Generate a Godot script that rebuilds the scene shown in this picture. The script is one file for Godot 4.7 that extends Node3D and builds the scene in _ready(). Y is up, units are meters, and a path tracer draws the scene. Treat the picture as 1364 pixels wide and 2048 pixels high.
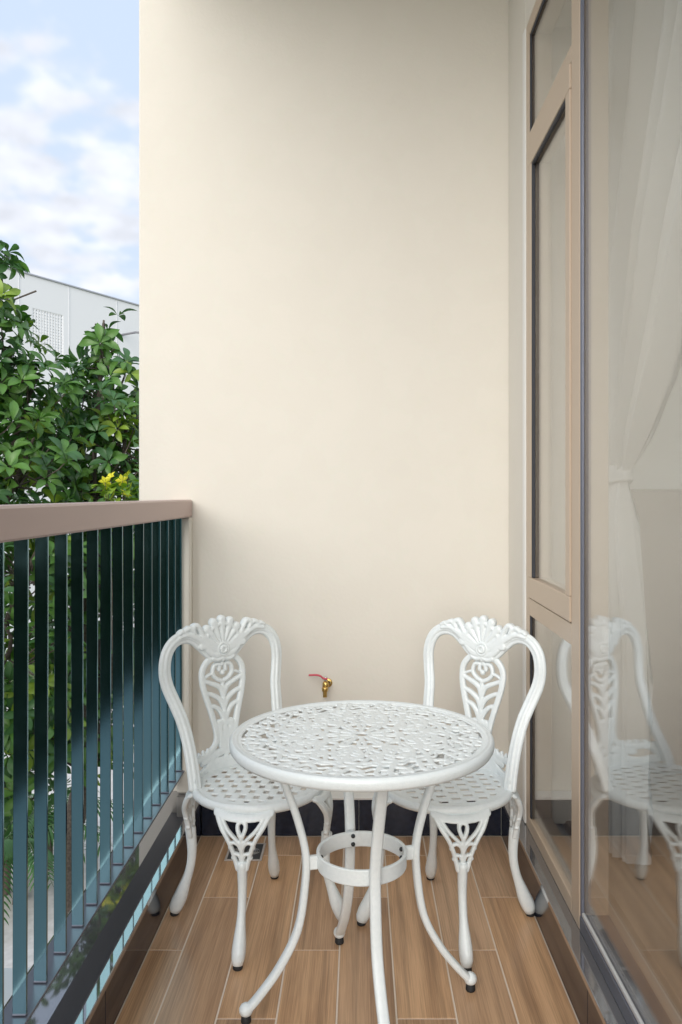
extends Node3D
# A narrow balcony with a white cast-metal table and two chairs. Camera at (0, EYE, 0) looking along -z; y is up, metres.

const EYE := 1.30
const FOCAL := 1606.0      # focal length in photograph pixels
const VPX := 718.0         # where the level lines into the picture meet
const VPY := 988.0
var rng := RandomNumberGenerator.new()
var taken := {}
var M := {}

# ---------------------------------------------------------------- mesh collector
class MB:
	var v := PackedVector3Array()
	var uv := PackedVector2Array()
	var c := PackedColorArray()
	var i := PackedInt32Array()
	var color := Color(1, 1, 1)
	func vert(p: Vector3, t := Vector2.ZERO) -> int:
		v.append(p); uv.append(t); c.append(color)
		return v.size() - 1
	func tri(a: int, b: int, d: int) -> void:
		i.append(a); i.append(b); i.append(d)
	func face(pts: Array, away: Vector3) -> void:      # flat convex face turned away from a point
		var n: Vector3 = (pts[2] - pts[0]).cross(pts[1] - pts[0])
		var mid := Vector3.ZERO
		for p in pts: mid += p
		mid /= pts.size()
		var q := pts.duplicate()
		if n.dot(mid - away) < 0: q.reverse()
		var first := v.size()
		for p in q: vert(p)
		for k in range(1, q.size() - 1): tri(first, first + k, first + k + 1)
	func mesh() -> ArrayMesh:
		var n := PackedVector3Array()
		n.resize(v.size())
		for k in range(0, i.size(), 3):
			var a := v[i[k]]
			var q := (v[i[k + 2]] - a).cross(v[i[k + 1]] - a)
			n[i[k]] += q; n[i[k + 1]] += q; n[i[k + 2]] += q
		for k in n.size():
			n[k] = n[k].normalized() if n[k].length_squared() > 1e-20 else Vector3.UP
		var arr := []
		arr.resize(Mesh.ARRAY_MAX)
		arr[Mesh.ARRAY_VERTEX] = v
		arr[Mesh.ARRAY_NORMAL] = n
		arr[Mesh.ARRAY_TEX_UV] = uv
		arr[Mesh.ARRAY_COLOR] = c
		arr[Mesh.ARRAY_INDEX] = i
		var m := ArrayMesh.new()
		m.add_surface_from_arrays(Mesh.PRIMITIVE_TRIANGLES, arr)
		return m

# ---------------------------------------------------------------- shapes
func box(b: MB, at: Vector3, size: Vector3, bevel := 0.0, turn := Basis.IDENTITY) -> void:
	var h := size / 2.0
	var e := minf(bevel, minf(h.x, minf(h.y, h.z)) * 0.9)
	var corner := func(axis: int, s: Vector3) -> Vector3:
		var p := Vector3(s.x * (h.x - (0.0 if axis == 0 else e)), s.y * (h.y - (0.0 if axis == 1 else e)), s.z * (h.z - (0.0 if axis == 2 else e)))
		return at + turn * p
	for axis in 3:
		var o1 := (axis + 1) % 3
		var o2 := (axis + 2) % 3
		for s in [-1.0, 1.0]:
			var q := []
			for k in [[-1, -1], [1, -1], [1, 1], [-1, 1]]:
				var sg := Vector3.ZERO
				sg[axis] = s; sg[o1] = k[0]; sg[o2] = k[1]
				q.append(corner.call(axis, sg))
			b.face(q, at)
			if e <= 0.0: continue
			for s2 in [-1.0, 1.0]:                       # edge between the faces across axis and o1
				var a := Vector3.ZERO
				a[axis] = s; a[o1] = s2; a[o2] = -1
				var d := a
				d[o2] = 1
				b.face([corner.call(axis, a), corner.call(axis, d), corner.call(o1, d), corner.call(o1, a)], at)
	if e > 0.0:
		for sx in [-1.0, 1.0]:
			for sy in [-1.0, 1.0]:
				for sz in [-1.0, 1.0]:
					var s := Vector3(sx, sy, sz)
					b.face([corner.call(0, s), corner.call(1, s), corner.call(2, s)], at)

func span(b: MB, lo: Vector3, hi: Vector3, bevel := 0.0) -> void:
	box(b, (lo + hi) / 2.0, (hi - lo).abs(), bevel)

# a sweep: pts with (rx, ry) per point; "up" fixes the direction of ry; cross is a list of unit points
func sweep(b: MB, pts: Array, radii: Array, cross: Array, up := Vector3.ZERO, caps := true) -> void:
	var n := pts.size()
	var m := cross.size()
	var first := b.v.size()
	var side := Vector3.ZERO
	for k in n:
		var t: Vector3 = (pts[mini(k + 1, n - 1)] - pts[maxi(k - 1, 0)]).normalized()
		var u: Vector3
		if up != Vector3.ZERO:
			side = up.cross(t).normalized()
		elif side == Vector3.ZERO:
			side = t.cross(Vector3.UP if absf(t.y) < 0.9 else Vector3.RIGHT).normalized()
		else:
			side = (side - t * side.dot(t)).normalized()
		u = t.cross(side).normalized()
		var r = radii[k] if k < radii.size() else radii[-1]
		var rr: Vector2 = r if r is Vector2 else Vector2(r, r)
		for q in m:
			b.vert(pts[k] + side * cross[q].x * rr.x + u * cross[q].y * rr.y, Vector2(float(q) / m, float(k) / n))
	for k in n - 1:
		for q in m:
			var a := first + k * m + q
			var d := first + k * m + (q + 1) % m
			b.tri(a, d, d + m); b.tri(a, d + m, a + m)
	if caps:
		for k in [0, n - 1]:
			var centre := b.vert(pts[k])
			for q in m:
				var a: int = first + k * m + q
				var d: int = first + k * m + (q + 1) % m
				if k == 0: b.tri(centre, d, a)
				else: b.tri(centre, a, d)

func ring_of(m: int, start := 0.0) -> Array:
	var q := []
	for k in m: q.append(Vector2(cos(start + TAU * k / m), sin(start + TAU * k / m)))
	return q

func tube(b: MB, pts: Array, radii: Array, m := 8) -> void:
	sweep(b, pts, radii, ring_of(m))

func lathe(b: MB, profile: Array, m: int, at := Vector3.ZERO, turn := Basis.IDENTITY) -> void:
	var first := b.v.size()
	for p in profile:
		for q in m + 1:
			var a := TAU * q / m
			b.vert(at + turn * Vector3(p.x * cos(a), p.y, p.x * sin(a)), Vector2(float(q) / m, p.y))
	for k in profile.size() - 1:
		for q in m:
			var a := first + k * (m + 1) + q
			b.tri(a, a + 1, a + m + 2); b.tri(a, a + m + 2, a + m + 1)

func ball(b: MB, at: Vector3, r: Vector3, m := 12) -> void:
	var first := b.v.size()
	for k in m / 2 + 1:
		for q in m:
			var la := PI * k / (m / 2) - PI / 2
			b.vert(at + Vector3(cos(la) * cos(TAU * q / m) * r.x, sin(la) * r.y, cos(la) * sin(TAU * q / m) * r.z))
	for k in m / 2:
		for q in m:
			var a := first + k * m + q
			var d := first + k * m + (q + 1) % m
			b.tri(a, d, d + m); b.tri(a, d + m, a + m)

func curve(pts: Array, steps := 6) -> Array:            # Catmull-Rom through Vector2 or Vector3 points
	var out := []
	for k in pts.size() - 1:
		var p0 = pts[maxi(k - 1, 0)]
		var p1 = pts[k]
		var p2 = pts[k + 1]
		var p3 = pts[mini(k + 2, pts.size() - 1)]
		for s in steps:
			out.append(p1.cubic_interpolate(p2, p0, p3, float(s) / steps))
	out.append(pts[-1])
	return out

# ---------------------------------------------------------------- cast-metal plates: a distance field on a grid, meshed by marching squares
class Cast:
	var lo: Vector2
	var cell: float
	var w: int
	var h: int
	var d := PackedFloat32Array()
	var far := 0.03
	func _init(a: Vector2, z: Vector2, cell_size: float) -> void:
		lo = a; cell = cell_size
		w = int((z.x - a.x) / cell) + 2
		h = int((z.y - a.y) / cell) + 2
		d.resize(w * h); d.fill(far)
	func seg(a: Vector2, z: Vector2, ra: float, rz: float) -> void:
		var r := maxf(ra, rz) + 0.006
		var x0 := maxi(int((minf(a.x, z.x) - r - lo.x) / cell), 0)
		var x1 := mini(int((maxf(a.x, z.x) + r - lo.x) / cell) + 1, w - 1)
		var y0 := maxi(int((minf(a.y, z.y) - r - lo.y) / cell), 0)
		var y1 := mini(int((maxf(a.y, z.y) + r - lo.y) / cell) + 1, h - 1)
		var az := z - a
		var l2 := maxf(az.length_squared(), 1e-12)
		for y in range(y0, y1 + 1):
			for x in range(x0, x1 + 1):
				var p := lo + Vector2(x, y) * cell - a
				var t := clampf(p.dot(az) / l2, 0.0, 1.0)
				var q := (p - az * t).length() - lerpf(ra, rz, t)
				if q < d[y * w + x]: d[y * w + x] = q
	func stroke(pts: Array, ra: float, rz := -1.0) -> void:
		var n := pts.size() - 1
		var end := ra if rz < 0 else rz
		for k in n: seg(pts[k], pts[k + 1], lerpf(ra, end, float(k) / n), lerpf(ra, end, float(k + 1) / n))
	func both(pts: Array, ra: float, rz := -1.0) -> void:     # a stroke and its mirror image
		stroke(pts, ra, rz)
		var q := []
		for p in pts: q.append(Vector2(-p.x, p.y))
		stroke(q, ra, rz)
	func dot(p: Vector2, r: float) -> void: seg(p, p, r, r)
	func each(f: Callable) -> void:
		for y in h:
			for x in w: d[y * w + x] = f.call(lo + Vector2(x, y) * cell, d[y * w + x])
	func build(b: MB, thick: float, round_r: float, place: Callable) -> void:
		var ids := {}
		var flip: bool = false
		var mid := lo + Vector2(w, h) * cell / 2
		var ex: Vector3 = place.call(mid.x + cell, mid.y, 0.0) - place.call(mid.x, mid.y, 0.0)
		var ey: Vector3 = place.call(mid.x, mid.y + cell, 0.0) - place.call(mid.x, mid.y, 0.0)
		var ez: Vector3 = place.call(mid.x, mid.y, 0.001) - place.call(mid.x, mid.y, 0.0)
		flip = ex.cross(ey).dot(ez) > 0
		var cx := [0, 1, 1, 0]
		var cy := [0, 0, 1, 1]
		for y in h - 1:
			for x in w - 1:
				var inside := 0
				for k in 4:
					if d[(y + cy[k]) * w + x + cx[k]] < 0: inside += 1
				if inside == 0: continue
				var poly := []
				var edge := []
				for k in 4:
					var ax: int = x + cx[k]
					var ay: int = y + cy[k]
					var bx: int = x + cx[(k + 1) % 4]
					var by: int = y + cy[(k + 1) % 4]
					var da := d[ay * w + ax]
					var db := d[by * w + bx]
					if da < 0:
						var key := ay * w + ax
						if not ids.has(key):
							var q := clampf(-da / round_r, 0, 1)
							var z := thick / 2 * (0.35 + 0.65 * sqrt(1 - (1 - q) * (1 - q)))
							var p := lo + Vector2(ax, ay) * cell
							ids[key] = [b.vert(place.call(p.x, p.y, z), p), b.vert(place.call(p.x, p.y, -z), p)]
						poly.append(ids[key]); edge.append(false)
					if (da < 0) != (db < 0):
						var k1 := ay * w + ax
						var k2 := by * w + bx
						var key := -1 - (mini(k1, k2) * 2 + (0 if ay == by else 1))
						if not ids.has(key):
							var t := clampf(da / (da - db), 0.02, 0.98)
							var p := lo + Vector2(ax, ay).lerp(Vector2(bx, by), t) * cell
							var z := thick / 2 * 0.35
							ids[key] = [b.vert(place.call(p.x, p.y, z), p), b.vert(place.call(p.x, p.y, -z), p)]
						poly.append(ids[key]); edge.append(true)
				var n := poly.size()
				for k in range(1, n - 1):
					if flip:
						b.tri(poly[0][0], poly[k + 1][0], poly[k][0]); b.tri(poly[0][1], poly[k][1], poly[k + 1][1])
					else:
						b.tri(poly[0][0], poly[k][0], poly[k + 1][0]); b.tri(poly[0][1], poly[k + 1][1], poly[k][1])
				for k in n:
					var k2 := (k + 1) % n
					if edge[k] and edge[k2]:
						var a: Array = poly[k]
						var z: Array = poly[k2]
						if flip:
							b.tri(a[0], z[0], z[1]); b.tri(a[0], z[1], a[1])
						else:
							b.tri(a[0], z[1], z[0]); b.tri(a[0], a[1], z[1])

# ---------------------------------------------------------------- scene tree helpers
func numbered(called: String) -> String:
	taken[called] = taken.get(called, 0) + 1
	return called if taken[called] == 1 else "%s_%03d" % [called, taken[called] - 1]

func tag(o: Node3D, label: String, category: String, group := "", kind := "") -> Node3D:
	if label: o.set_meta("label", label)
	if category: o.set_meta("category", category)
	if group: o.set_meta("group", group)
	if kind: o.set_meta("kind", kind)
	return o

func thing(called: String, at := Vector3.ZERO, turn := 0.0) -> Node3D:
	var o := Node3D.new()
	o.name = numbered(called)
	add_child(o)
	o.position = at
	o.rotation.y = turn
	return o

func part(called: String, b, material: Material, parent: Node3D, at := Vector3.ZERO) -> MeshInstance3D:
	var o := MeshInstance3D.new()
	o.name = called
	o.mesh = b.mesh() if b is MB else b
	o.material_override = material
	o.cast_shadow = GeometryInstance3D.SHADOW_CASTING_SETTING_ON
	parent.add_child(o, true)
	o.position = at
	return o

func solid(called: String, lo: Vector3, hi: Vector3, material: Material, parent: Node3D, bevel := 0.0) -> MeshInstance3D:
	var b := MB.new()
	span(b, lo, hi, bevel)
	return part(called, b, material, parent)

func structure(called: String) -> Node3D:
	var o := thing(called)
	o.set_meta("kind", "structure")
	return o

# a point at a given depth in front of the camera on the sight line of a photograph pixel
func at_px(x: float, y: float, depth: float) -> Vector3:
	return Vector3((x - VPX) / FOCAL * depth, EYE - (y - VPY) / FOCAL * depth, -depth)

func srgb(r: float, g: float, b: float) -> Color:       # linear base colour -> what albedo_color expects
	return Color(r, g, b).linear_to_srgb()

func mat(r: float, g: float, b: float, rough: float, metal := 0.0, spec := 0.5) -> StandardMaterial3D:
	var m := StandardMaterial3D.new()
	m.albedo_color = srgb(r, g, b)
	m.roughness = rough
	m.metallic = metal
	m.metallic_specular = spec
	return m

func noise(freq: float, oct: int, seed_no: int) -> FastNoiseLite:
	var n := FastNoiseLite.new()
	n.noise_type = FastNoiseLite.TYPE_SIMPLEX_SMOOTH
	n.frequency = freq
	n.fractal_octaves = oct
	n.seed = seed_no
	return n

func noise_tex(size: int, freq: float, oct: int, seed_no: int, lo: Color, hi: Color, normal := 0.0) -> NoiseTexture2D:
	var t := NoiseTexture2D.new()
	t.width = size; t.height = size
	t.seamless = true
	t.noise = noise(freq, oct, seed_no)
	if normal > 0.0:
		t.as_normal_map = true
		t.bump_strength = normal
	else:
		var g := Gradient.new()
		g.offsets = PackedFloat32Array([0.15, 0.85])
		g.colors = PackedColorArray([lo, hi])
		t.color_ramp = g
	return t

func triplanar(m: StandardMaterial3D, scale: float) -> void:
	m.uv1_triplanar = true
	m.uv1_world_triplanar = true
	m.uv1_scale = Vector3(scale, scale, scale)

# ================================================================ the scene
func _ready() -> void:
	rng.seed = 7
	camera_and_light()
	materials()
	shell()
	floor_planks()
	plinths()
	railing()
	window_wall()
	room()
	outdoors()
	table()
	chairs()
	tap()
	drain()
	trees()

func camera_and_light() -> void:
	var cam := Camera3D.new()
	cam.name = "camera"
	cam.projection = Camera3D.PROJECTION_FRUSTUM
	cam.near = 0.05
	cam.far = 400.0
	cam.size = 2.0 * cam.near * 1024.0 / FOCAL
	cam.frustum_offset = Vector2(cam.near * (682.0 - VPX) / FOCAL, cam.near * (VPY - 1024.0) / FOCAL)
	cam.position = Vector3(0, EYE, 0)
	add_child(cam)
	cam.current = true
	var env := Environment.new()
	env.background_mode = Environment.BG_SKY
	var sky := Sky.new()
	var sm := PanoramaSkyMaterial.new()
	sm.panorama = sky_picture()
	sky.sky_material = sm
	env.sky = sky
	env.background_energy_multiplier = 0.48
	env.tonemap_mode = Environment.TONE_MAPPER_LINEAR
	env.tonemap_exposure = 2.4
	env.sdfgi_enabled = true
	env.ssao_enabled = true
	env.ssil_enabled = true
	var we := WorldEnvironment.new()
	we.environment = env
	add_child(we)
	var sun := DirectionalLight3D.new()                   # a veiled sun: broad and soft, behind and to the left of the camera
	sun.name = "sun"
	sun.light_energy = 0.5
	sun.light_color = Color(1.0, 0.975, 0.935)
	sun.light_angular_distance = 58.0
	sun.shadow_enabled = true
	add_child(sun)
	sun.look_at_from_position(Vector3(-1.9, 2.35, 6.0), Vector3.ZERO)

func sky_picture() -> ImageTexture:
	var w := 2048
	var h := 1024
	var im := Image.create(w, h, false, Image.FORMAT_RGBF)
	im.fill(Color(0.55, 0.57, 0.56))
	var n1 := noise(1.0, 5, 11)
	var n2 := noise(3.4, 6, 23)
	for y in h / 2:
		var el := (0.5 - (y + 0.5) / h) * PI
		for x in w:
			var az := (x + 0.5) / w * TAU
			var dir := Vector3(cos(el) * cos(az), sin(el), cos(el) * sin(az))
			var up := maxf(dir.y, 0.0)
			var p := Vector3(dir.x, 0, dir.z) / (up + 0.22)
			var cl := n1.get_noise_3d(p.x * 1.1, p.z * 1.1, 3.0) * 0.5 + n2.get_noise_3d(p.x * 1.9, p.z * 1.9, 9.0) * 0.55
			var cover := smoothstep(-0.14, 0.22, cl + 0.30 * (1.0 - smoothstep(0.12, 0.36, up)) - 0.02)
			var blue := Color(0.63, 0.73, 0.875).lerp(Color(0.54, 0.67, 0.875), up)
			var white := Color(0.87, 0.89, 0.96) * (0.94 + 0.22 * n2.get_noise_3d(p.x * 2.5, p.z * 2.5, 1.0))
			var c := blue.lerp(white, cover * 0.85)
			im.set_pixel(x, y, c)
	return ImageTexture.create_from_image(im)

func materials() -> void:
	# painted plaster
	var p := mat(1, 1, 1, 0.75)
	p.albedo_texture = noise_tex(512, 0.012, 4, 3, srgb(0.700, 0.665, 0.595), srgb(0.713, 0.679, 0.610))
	p.normal_enabled = true
	p.normal_texture = noise_tex(512, 0.14, 4, 4, Color.BLACK, Color.WHITE, 2.0)
	p.normal_scale = 0.08
	triplanar(p, 0.7)
	M.plaster = p
	M.plain_white = mat(0.78, 0.77, 0.74, 0.6)
	# glossy dark tile
	var t := mat(1, 1, 1, 0.10, 0.0, 0.42)
	t.albedo_texture = noise_tex(256, 0.08, 3, 8, srgb(0.008, 0.012, 0.026), srgb(0.016, 0.022, 0.042))
	triplanar(t, 1.5)
	M.tile = t
	var k := mat(1, 1, 1, 0.035, 0.6, 1.0)
	k.albedo_texture = noise_tex(256, 0.2, 3, 9, srgb(0.21, 0.21, 0.225), srgb(0.27, 0.27, 0.285))
	triplanar(k, 3.0)
	k.clearcoat_enabled = true
	k.clearcoat = 1.0
	k.clearcoat_roughness = 0.03
	M.granite = k
	M.grout = mat(0.76, 0.66, 0.55, 0.9)
	M.dark_grout = mat(0.16, 0.15, 0.14, 0.9)
	# balustrade
	M.bar = mat(0.155, 0.275, 0.315, 0.10, 1.0)
	M.rail = mat(0.52, 0.395, 0.365, 0.42, 0.05)
	M.plate_bar = mat(0.16, 0.17, 0.21, 0.3, 0.4)
	# white enamel
	var e := mat(1, 1, 1, 0.32)
	e.albedo_texture = noise_tex(256, 0.05, 3, 14, srgb(0.75, 0.80, 0.81), srgb(0.80, 0.845, 0.85))
	e.normal_enabled = true
	e.normal_texture = noise_tex(256, 0.12, 3, 15, Color.BLACK, Color.WHITE, 3.0)
	e.normal_scale = 0.22
	triplanar(e, 5.0)
	M.enamel = e
	M.rubber = mat(0.015, 0.015, 0.016, 0.7)
	M.bolt = mat(0.04, 0.045, 0.05, 0.4, 0.6)
	# joinery
	M.frame = mat(0.52, 0.415, 0.315, 0.38, 0.1)
	M.gasket = mat(0.03, 0.032, 0.04, 0.6)
	M.blue_grey_edge = mat(0.14, 0.15, 0.19, 0.4, 0.4)
	M.bead = mat(0.62, 0.62, 0.63, 0.35, 0.3)
	var g := mat(0.74, 0.80, 0.76, 0.0)
	g.albedo_color.a = 0.005
	g.transparency = BaseMaterial3D.TRANSPARENCY_ALPHA
	g.metallic_specular = 0.5
	M.glass = g
	var white := Image.create(2, 2, false, Image.FORMAT_RGB8)
	white.fill(Color.WHITE)
	var cg := mat(0.86, 0.90, 0.88, 0.01, 1.0)              # part-mirror inner pane, added to strengthen the reflections
	cg.albedo_texture = ImageTexture.create_from_image(white)
	cg.transparency = BaseMaterial3D.TRANSPARENCY_ALPHA
	cg.albedo_color.a = 0.16
	M.mirror_glass = cg
	var cu := mat(0.62, 0.63, 0.615, 0.85)
	M.curtain = cu
	M.room_wall = mat(0.80, 0.82, 0.79, 0.8)
	M.room_floor = mat(0.32, 0.24, 0.17, 0.35)
	M.headboard = mat(0.30, 0.25, 0.22, 0.8)
	M.brass = mat(0.62, 0.42, 0.14, 0.3, 0.9)
	M.steel = mat(0.5, 0.5, 0.5, 0.35, 0.9)
	M.red = mat(0.60, 0.09, 0.13, 0.45)
	M.concrete = mat(0.52, 0.52, 0.50, 0.9)
	M.render_white = mat(0.90, 0.90, 0.90, 0.85)
	M.aqua = mat(0.66, 0.71, 0.72, 0.7)
	var bark := mat(1, 1, 1, 0.9)
	bark.albedo_texture = noise_tex(256, 0.06, 4, 31, srgb(0.07, 0.055, 0.045), srgb(0.17, 0.14, 0.115))
	triplanar(bark, 2.5)
	M.bark = bark
	var lf := mat(1, 1, 1, 0.38)
	lf.vertex_color_use_as_albedo = true
	lf.backlight_enabled = true
	lf.backlight = Color(0.50, 0.66, 0.20)
	M.leaf = lf
	var gr := mat(1, 1, 1, 0.95)
	gr.albedo_texture = noise_tex(512, 0.03, 4, 41, srgb(0.05, 0.085, 0.025), srgb(0.11, 0.15, 0.05))
	triplanar(gr, 0.3)
	M.lawn = gr
	var pv := mat(1, 1, 1, 0.9)
	pv.albedo_texture = noise_tex(512, 0.03, 4, 42, srgb(0.52, 0.50, 0.47), srgb(0.64, 0.62, 0.59))
	triplanar(pv, 0.4)
	M.paving = pv
	# three tones of wood-look porcelain from one picture
	var wood := wood_picture()
	for n in 3:
		var wm := mat(1, 1, 1, 0.30)
		wm.albedo_texture = wood
		wm.albedo_color = [Color(1, 1, 1), Color(0.93, 0.91, 0.885), Color(1.0, 0.975, 0.93)][n]
		M["wood%d" % n] = wm

func wood_picture() -> ImageTexture:
	var w := 512
	var h := 1024
	var im := Image.create(w, h, false, Image.FORMAT_RGB8)
	var wide := noise(0.010, 3, 51)
	var fibre := noise(0.16, 3, 52)
	var patch := noise(0.006, 2, 53)
	for y in h:
		for x in w:
			var warp := wide.get_noise_2d(x * 0.8, y * 0.25) * 26.0
			var ring := sin((x + warp) * 0.17) * 0.5 + 0.5
			var f := fibre.get_noise_2d(x * 1.6, y * 0.035) * 0.5 + 0.5
			var f2 := fibre.get_noise_2d(x * 3.4 + 900, y * 0.11) * 0.5 + 0.5
			var pt := patch.get_noise_2d(x * 2.2, y * 0.5) * 0.5 + 0.5
			var v := clampf(0.06 * ring + 0.34 * f + 0.40 * f2 + 0.42 * pt - 0.10, 0, 1)
			var c := Color(0.33, 0.188, 0.105).lerp(Color(0.72, 0.475, 0.295), smoothstep(0.12, 0.88, v))
			var streak := wide.get_noise_2d(x * 3.1 + 400, y * 0.16)
			c = c * (1.0 - 0.20 * smoothstep(0.2, 0.55, streak))
			im.set_pixel(x, y, c.linear_to_srgb())
	return ImageTexture.create_from_image(im)

# ---------------------------------------------------------------- walls, ceiling, slab
const WALL_Z := -3.12
const RIGHT_X := 0.581
func shell() -> void:
	var w := thing("end_wall")
	tag(w, "tall cream plastered wall closing the end of the balcony", "wall")
	solid("plaster_face", Vector3(-0.856, -0.25, WALL_Z - 0.22), Vector3(0.75, 3.7, WALL_Z), M.plaster, w, 0.006)
	# the short return between the end wall and the window
	var r := thing("return_wall")
	tag(r, "narrow cream wall strip between the window frame and the end wall", "wall")
	solid("plaster_face", Vector3(RIGHT_X, 0.148, WALL_Z + 0.001), Vector3(RIGHT_X + 0.2, 3.45, -2.801), M.plaster, r, 0.004)
	solid("corner_bead", Vector3(RIGHT_X - 0.003, 0.150, -2.84), Vector3(RIGHT_X + 0.014, 2.925, -2.7995), M.plain_white, r, 0.003)
	# wall above the window
	var a := thing("window_head_wall")
	tag(a, "cream plastered wall strip above the tall window", "wall")
	solid("plaster_face", Vector3(RIGHT_X, 2.925, -2.800), Vector3(RIGHT_X + 0.2, 3.45, 1.5), M.plaster, a, 0.004)
	# stub pier under the handrail end
	var s := thing("rail_pier")
	tag(s, "slim cream plastered pier under the end of the brown handrail", "pier")
	solid("plaster_face", Vector3(-0.70, 0.150, WALL_Z + 0.001), Vector3(-0.644, 1.2105, -3.076), M.plaster, s, 0.008)
	var c := structure("ceiling")
	solid("soffit", Vector3(-0.78, 3.451, WALL_Z + 0.001), Vector3(RIGHT_X + 0.2, 3.65, 0.1), M.plaster, c)
	var sl := structure("balcony_slab")
	solid("slab", Vector3(-0.80, -0.25, WALL_Z + 0.001), Vector3(0.60, -0.013, 1.4), M.concrete, sl)

# ---------------------------------------------------------------- floor of wood-look planks
func floor_planks() -> void:
	var f := structure("floor")
	solid("grout_bed", Vector3(-0.62, -0.012, -3.06), Vector3(0.56, -0.0015, 1.4), M.grout, f)
	var joints := [-0.600, -0.503, -0.3539, -0.2048, -0.0557, 0.0934, 0.2425, 0.3916, 0.541]
	var firsts := [2.29, 2.59, 2.89, 2.29, 2.59, 2.89, 2.29, 2.59]
	var gap := 0.0022
	var n := 0
	for row in 8:
		var z1: float = firsts[row]
		while z1 < 3.05: z1 += 0.9
		while z1 > -1.3:
			var z0 := z1 - 0.9
			var lo := Vector3(joints[row] + gap, -0.0115, -minf(z1, 3.05) + gap)
			var hi := Vector3(joints[row + 1] - gap, 0.0, -maxf(z0, -1.35) - gap)
			var b := MB.new()
			span(b, lo, hi, 0.0008)
			var u0 := rng.randi_range(0, 3) * 0.25
			var v0 := rng.randf() * 0.75
			var turned := rng.randf() < 0.5
			for k in b.v.size():
				var p := b.v[k]
				var u := (p.x - lo.x) / 0.6
				var v := (hi.z - p.z) / 3.6
				if turned:
					u = 0.248 - u; v = 0.25 - v
				b.uv[k] = Vector2(u0 + u, v0 + v)
			part("plank", b, M["wood%d" % (n % 3)], f)
			n += rng.randi_range(1, 2)
			z1 = z0

# ---------------------------------------------------------------- dark tiled upstands round the floor
func plinths() -> void:
	var k := structure("kerb")
	solid("core", Vector3(-0.79, -0.01, -3.10), Vector3(-0.611, 0.128, 1.4), M.concrete, k)
	var cuts := [-3.119, -1.90, -0.70, 0.5, 1.4]
	for n in cuts.size() - 1:
		solid("tile", Vector3(-0.610, 0.0015, cuts[n] + 0.001), Vector3(-0.600, 0.1295, cuts[n + 1] - 0.001), M.tile, k, 0.0012)
	solid("coping_stone", Vector3(-0.80, 0.130, -3.119), Vector3(-0.596, 0.148, 1.4), M.granite, k, 0.002)
	var e := structure("end_skirting")
	for n in 2:
		var x0: float = [-0.5985, 0.0][n]
		var x1: float = [-0.001, 0.5405][n]
		solid("tile", Vector3(x0 + 0.001, 0.0015, -3.0615), Vector3(x1 - 0.001, 0.1365, -3.0515), M.tile, e, 0.0012)
	solid("ledge", Vector3(-0.595, 0.137, -3.119), Vector3(0.580, 0.1475, -3.051), M.plain_white, e, 0.0015)  # white colour stands for the cream wall mirrored in the tile top
	solid("core", Vector3(-0.598, 0.0, -3.118), Vector3(0.579, 0.1365, -3.062), M.concrete, e)
	var r := structure("window_kerb")
	solid("core", Vector3(0.552, -0.01, -3.05), Vector3(0.72, 0.128, 1.4), M.concrete, r)
	for n in cuts.size() - 1:
		var far: float = maxf(cuts[n], -3.050)
		solid("tile", Vector3(0.541, 0.0015, far + 0.001), Vector3(0.551, 0.1295, cuts[n + 1] - 0.001), M.tile, r, 0.0012)
	solid("coping_stone", Vector3(0.5385, 0.130, -3.050), Vector3(0.66, 0.1475, 1.4), M.granite, r, 0.002)

# ---------------------------------------------------------------- balustrade
func railing() -> void:
	var r := thing("balustrade", Vector3(-0.68, 0.148, -1.0))
	tag(r, "balcony balustrade of dark blue flat bars under a brown handrail", "railing")
	var o := r.position
	var b := MB.new()
	span(b, Vector3(-0.738, 1.211, -3.1195) - o, Vector3(-0.647, 1.278, 1.3) - o, 0.005)
	part("handrail", b, M.rail, r)
	b = MB.new()
	span(b, Vector3(-0.730, 0.234, -3.1195) - o, Vector3(-0.668, 0.241, 1.3) - o, 0.001)
	part("bottom_rail", b, M.plate_bar, r)
	var bar := MB.new()
	box(bar, Vector3.ZERO, Vector3(0.0285, 1.2105 - 0.2415, 0.006), 0.0008)
	var bar_mesh := bar.mesh()
	var weld := MB.new()
	box(weld, Vector3.ZERO, Vector3(0.030, 0.004, 0.012), 0.0018)
	var weld_mesh := weld.mesh()
	var z := -3.066
	while z < 1.25:
		var m := part("bar", bar_mesh, M.bar, r, Vector3(-0.690 + rng.randf_range(-0.001, 0.001), 0.726, z) - o)
		m.rotation = Vector3(deg_to_rad(rng.randf_range(-0.9, 0.9)) * 0.55, deg_to_rad(rng.randf_range(-0.8, 0.8)), 0)
		part("weld", weld_mesh, M.plate_bar, m, Vector3(0, -0.4825, 0))
		z += 0.110
	for zz in [-0.4, 1.0]:                           # short feet that carry the bottom rail
		b = MB.new()
		box(b, Vector3(-0.70, 0.191, zz) - o, Vector3(0.04, 0.0855, 0.010), 0.001)
		part("stub_post", b, M.plate_bar, r)

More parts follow.
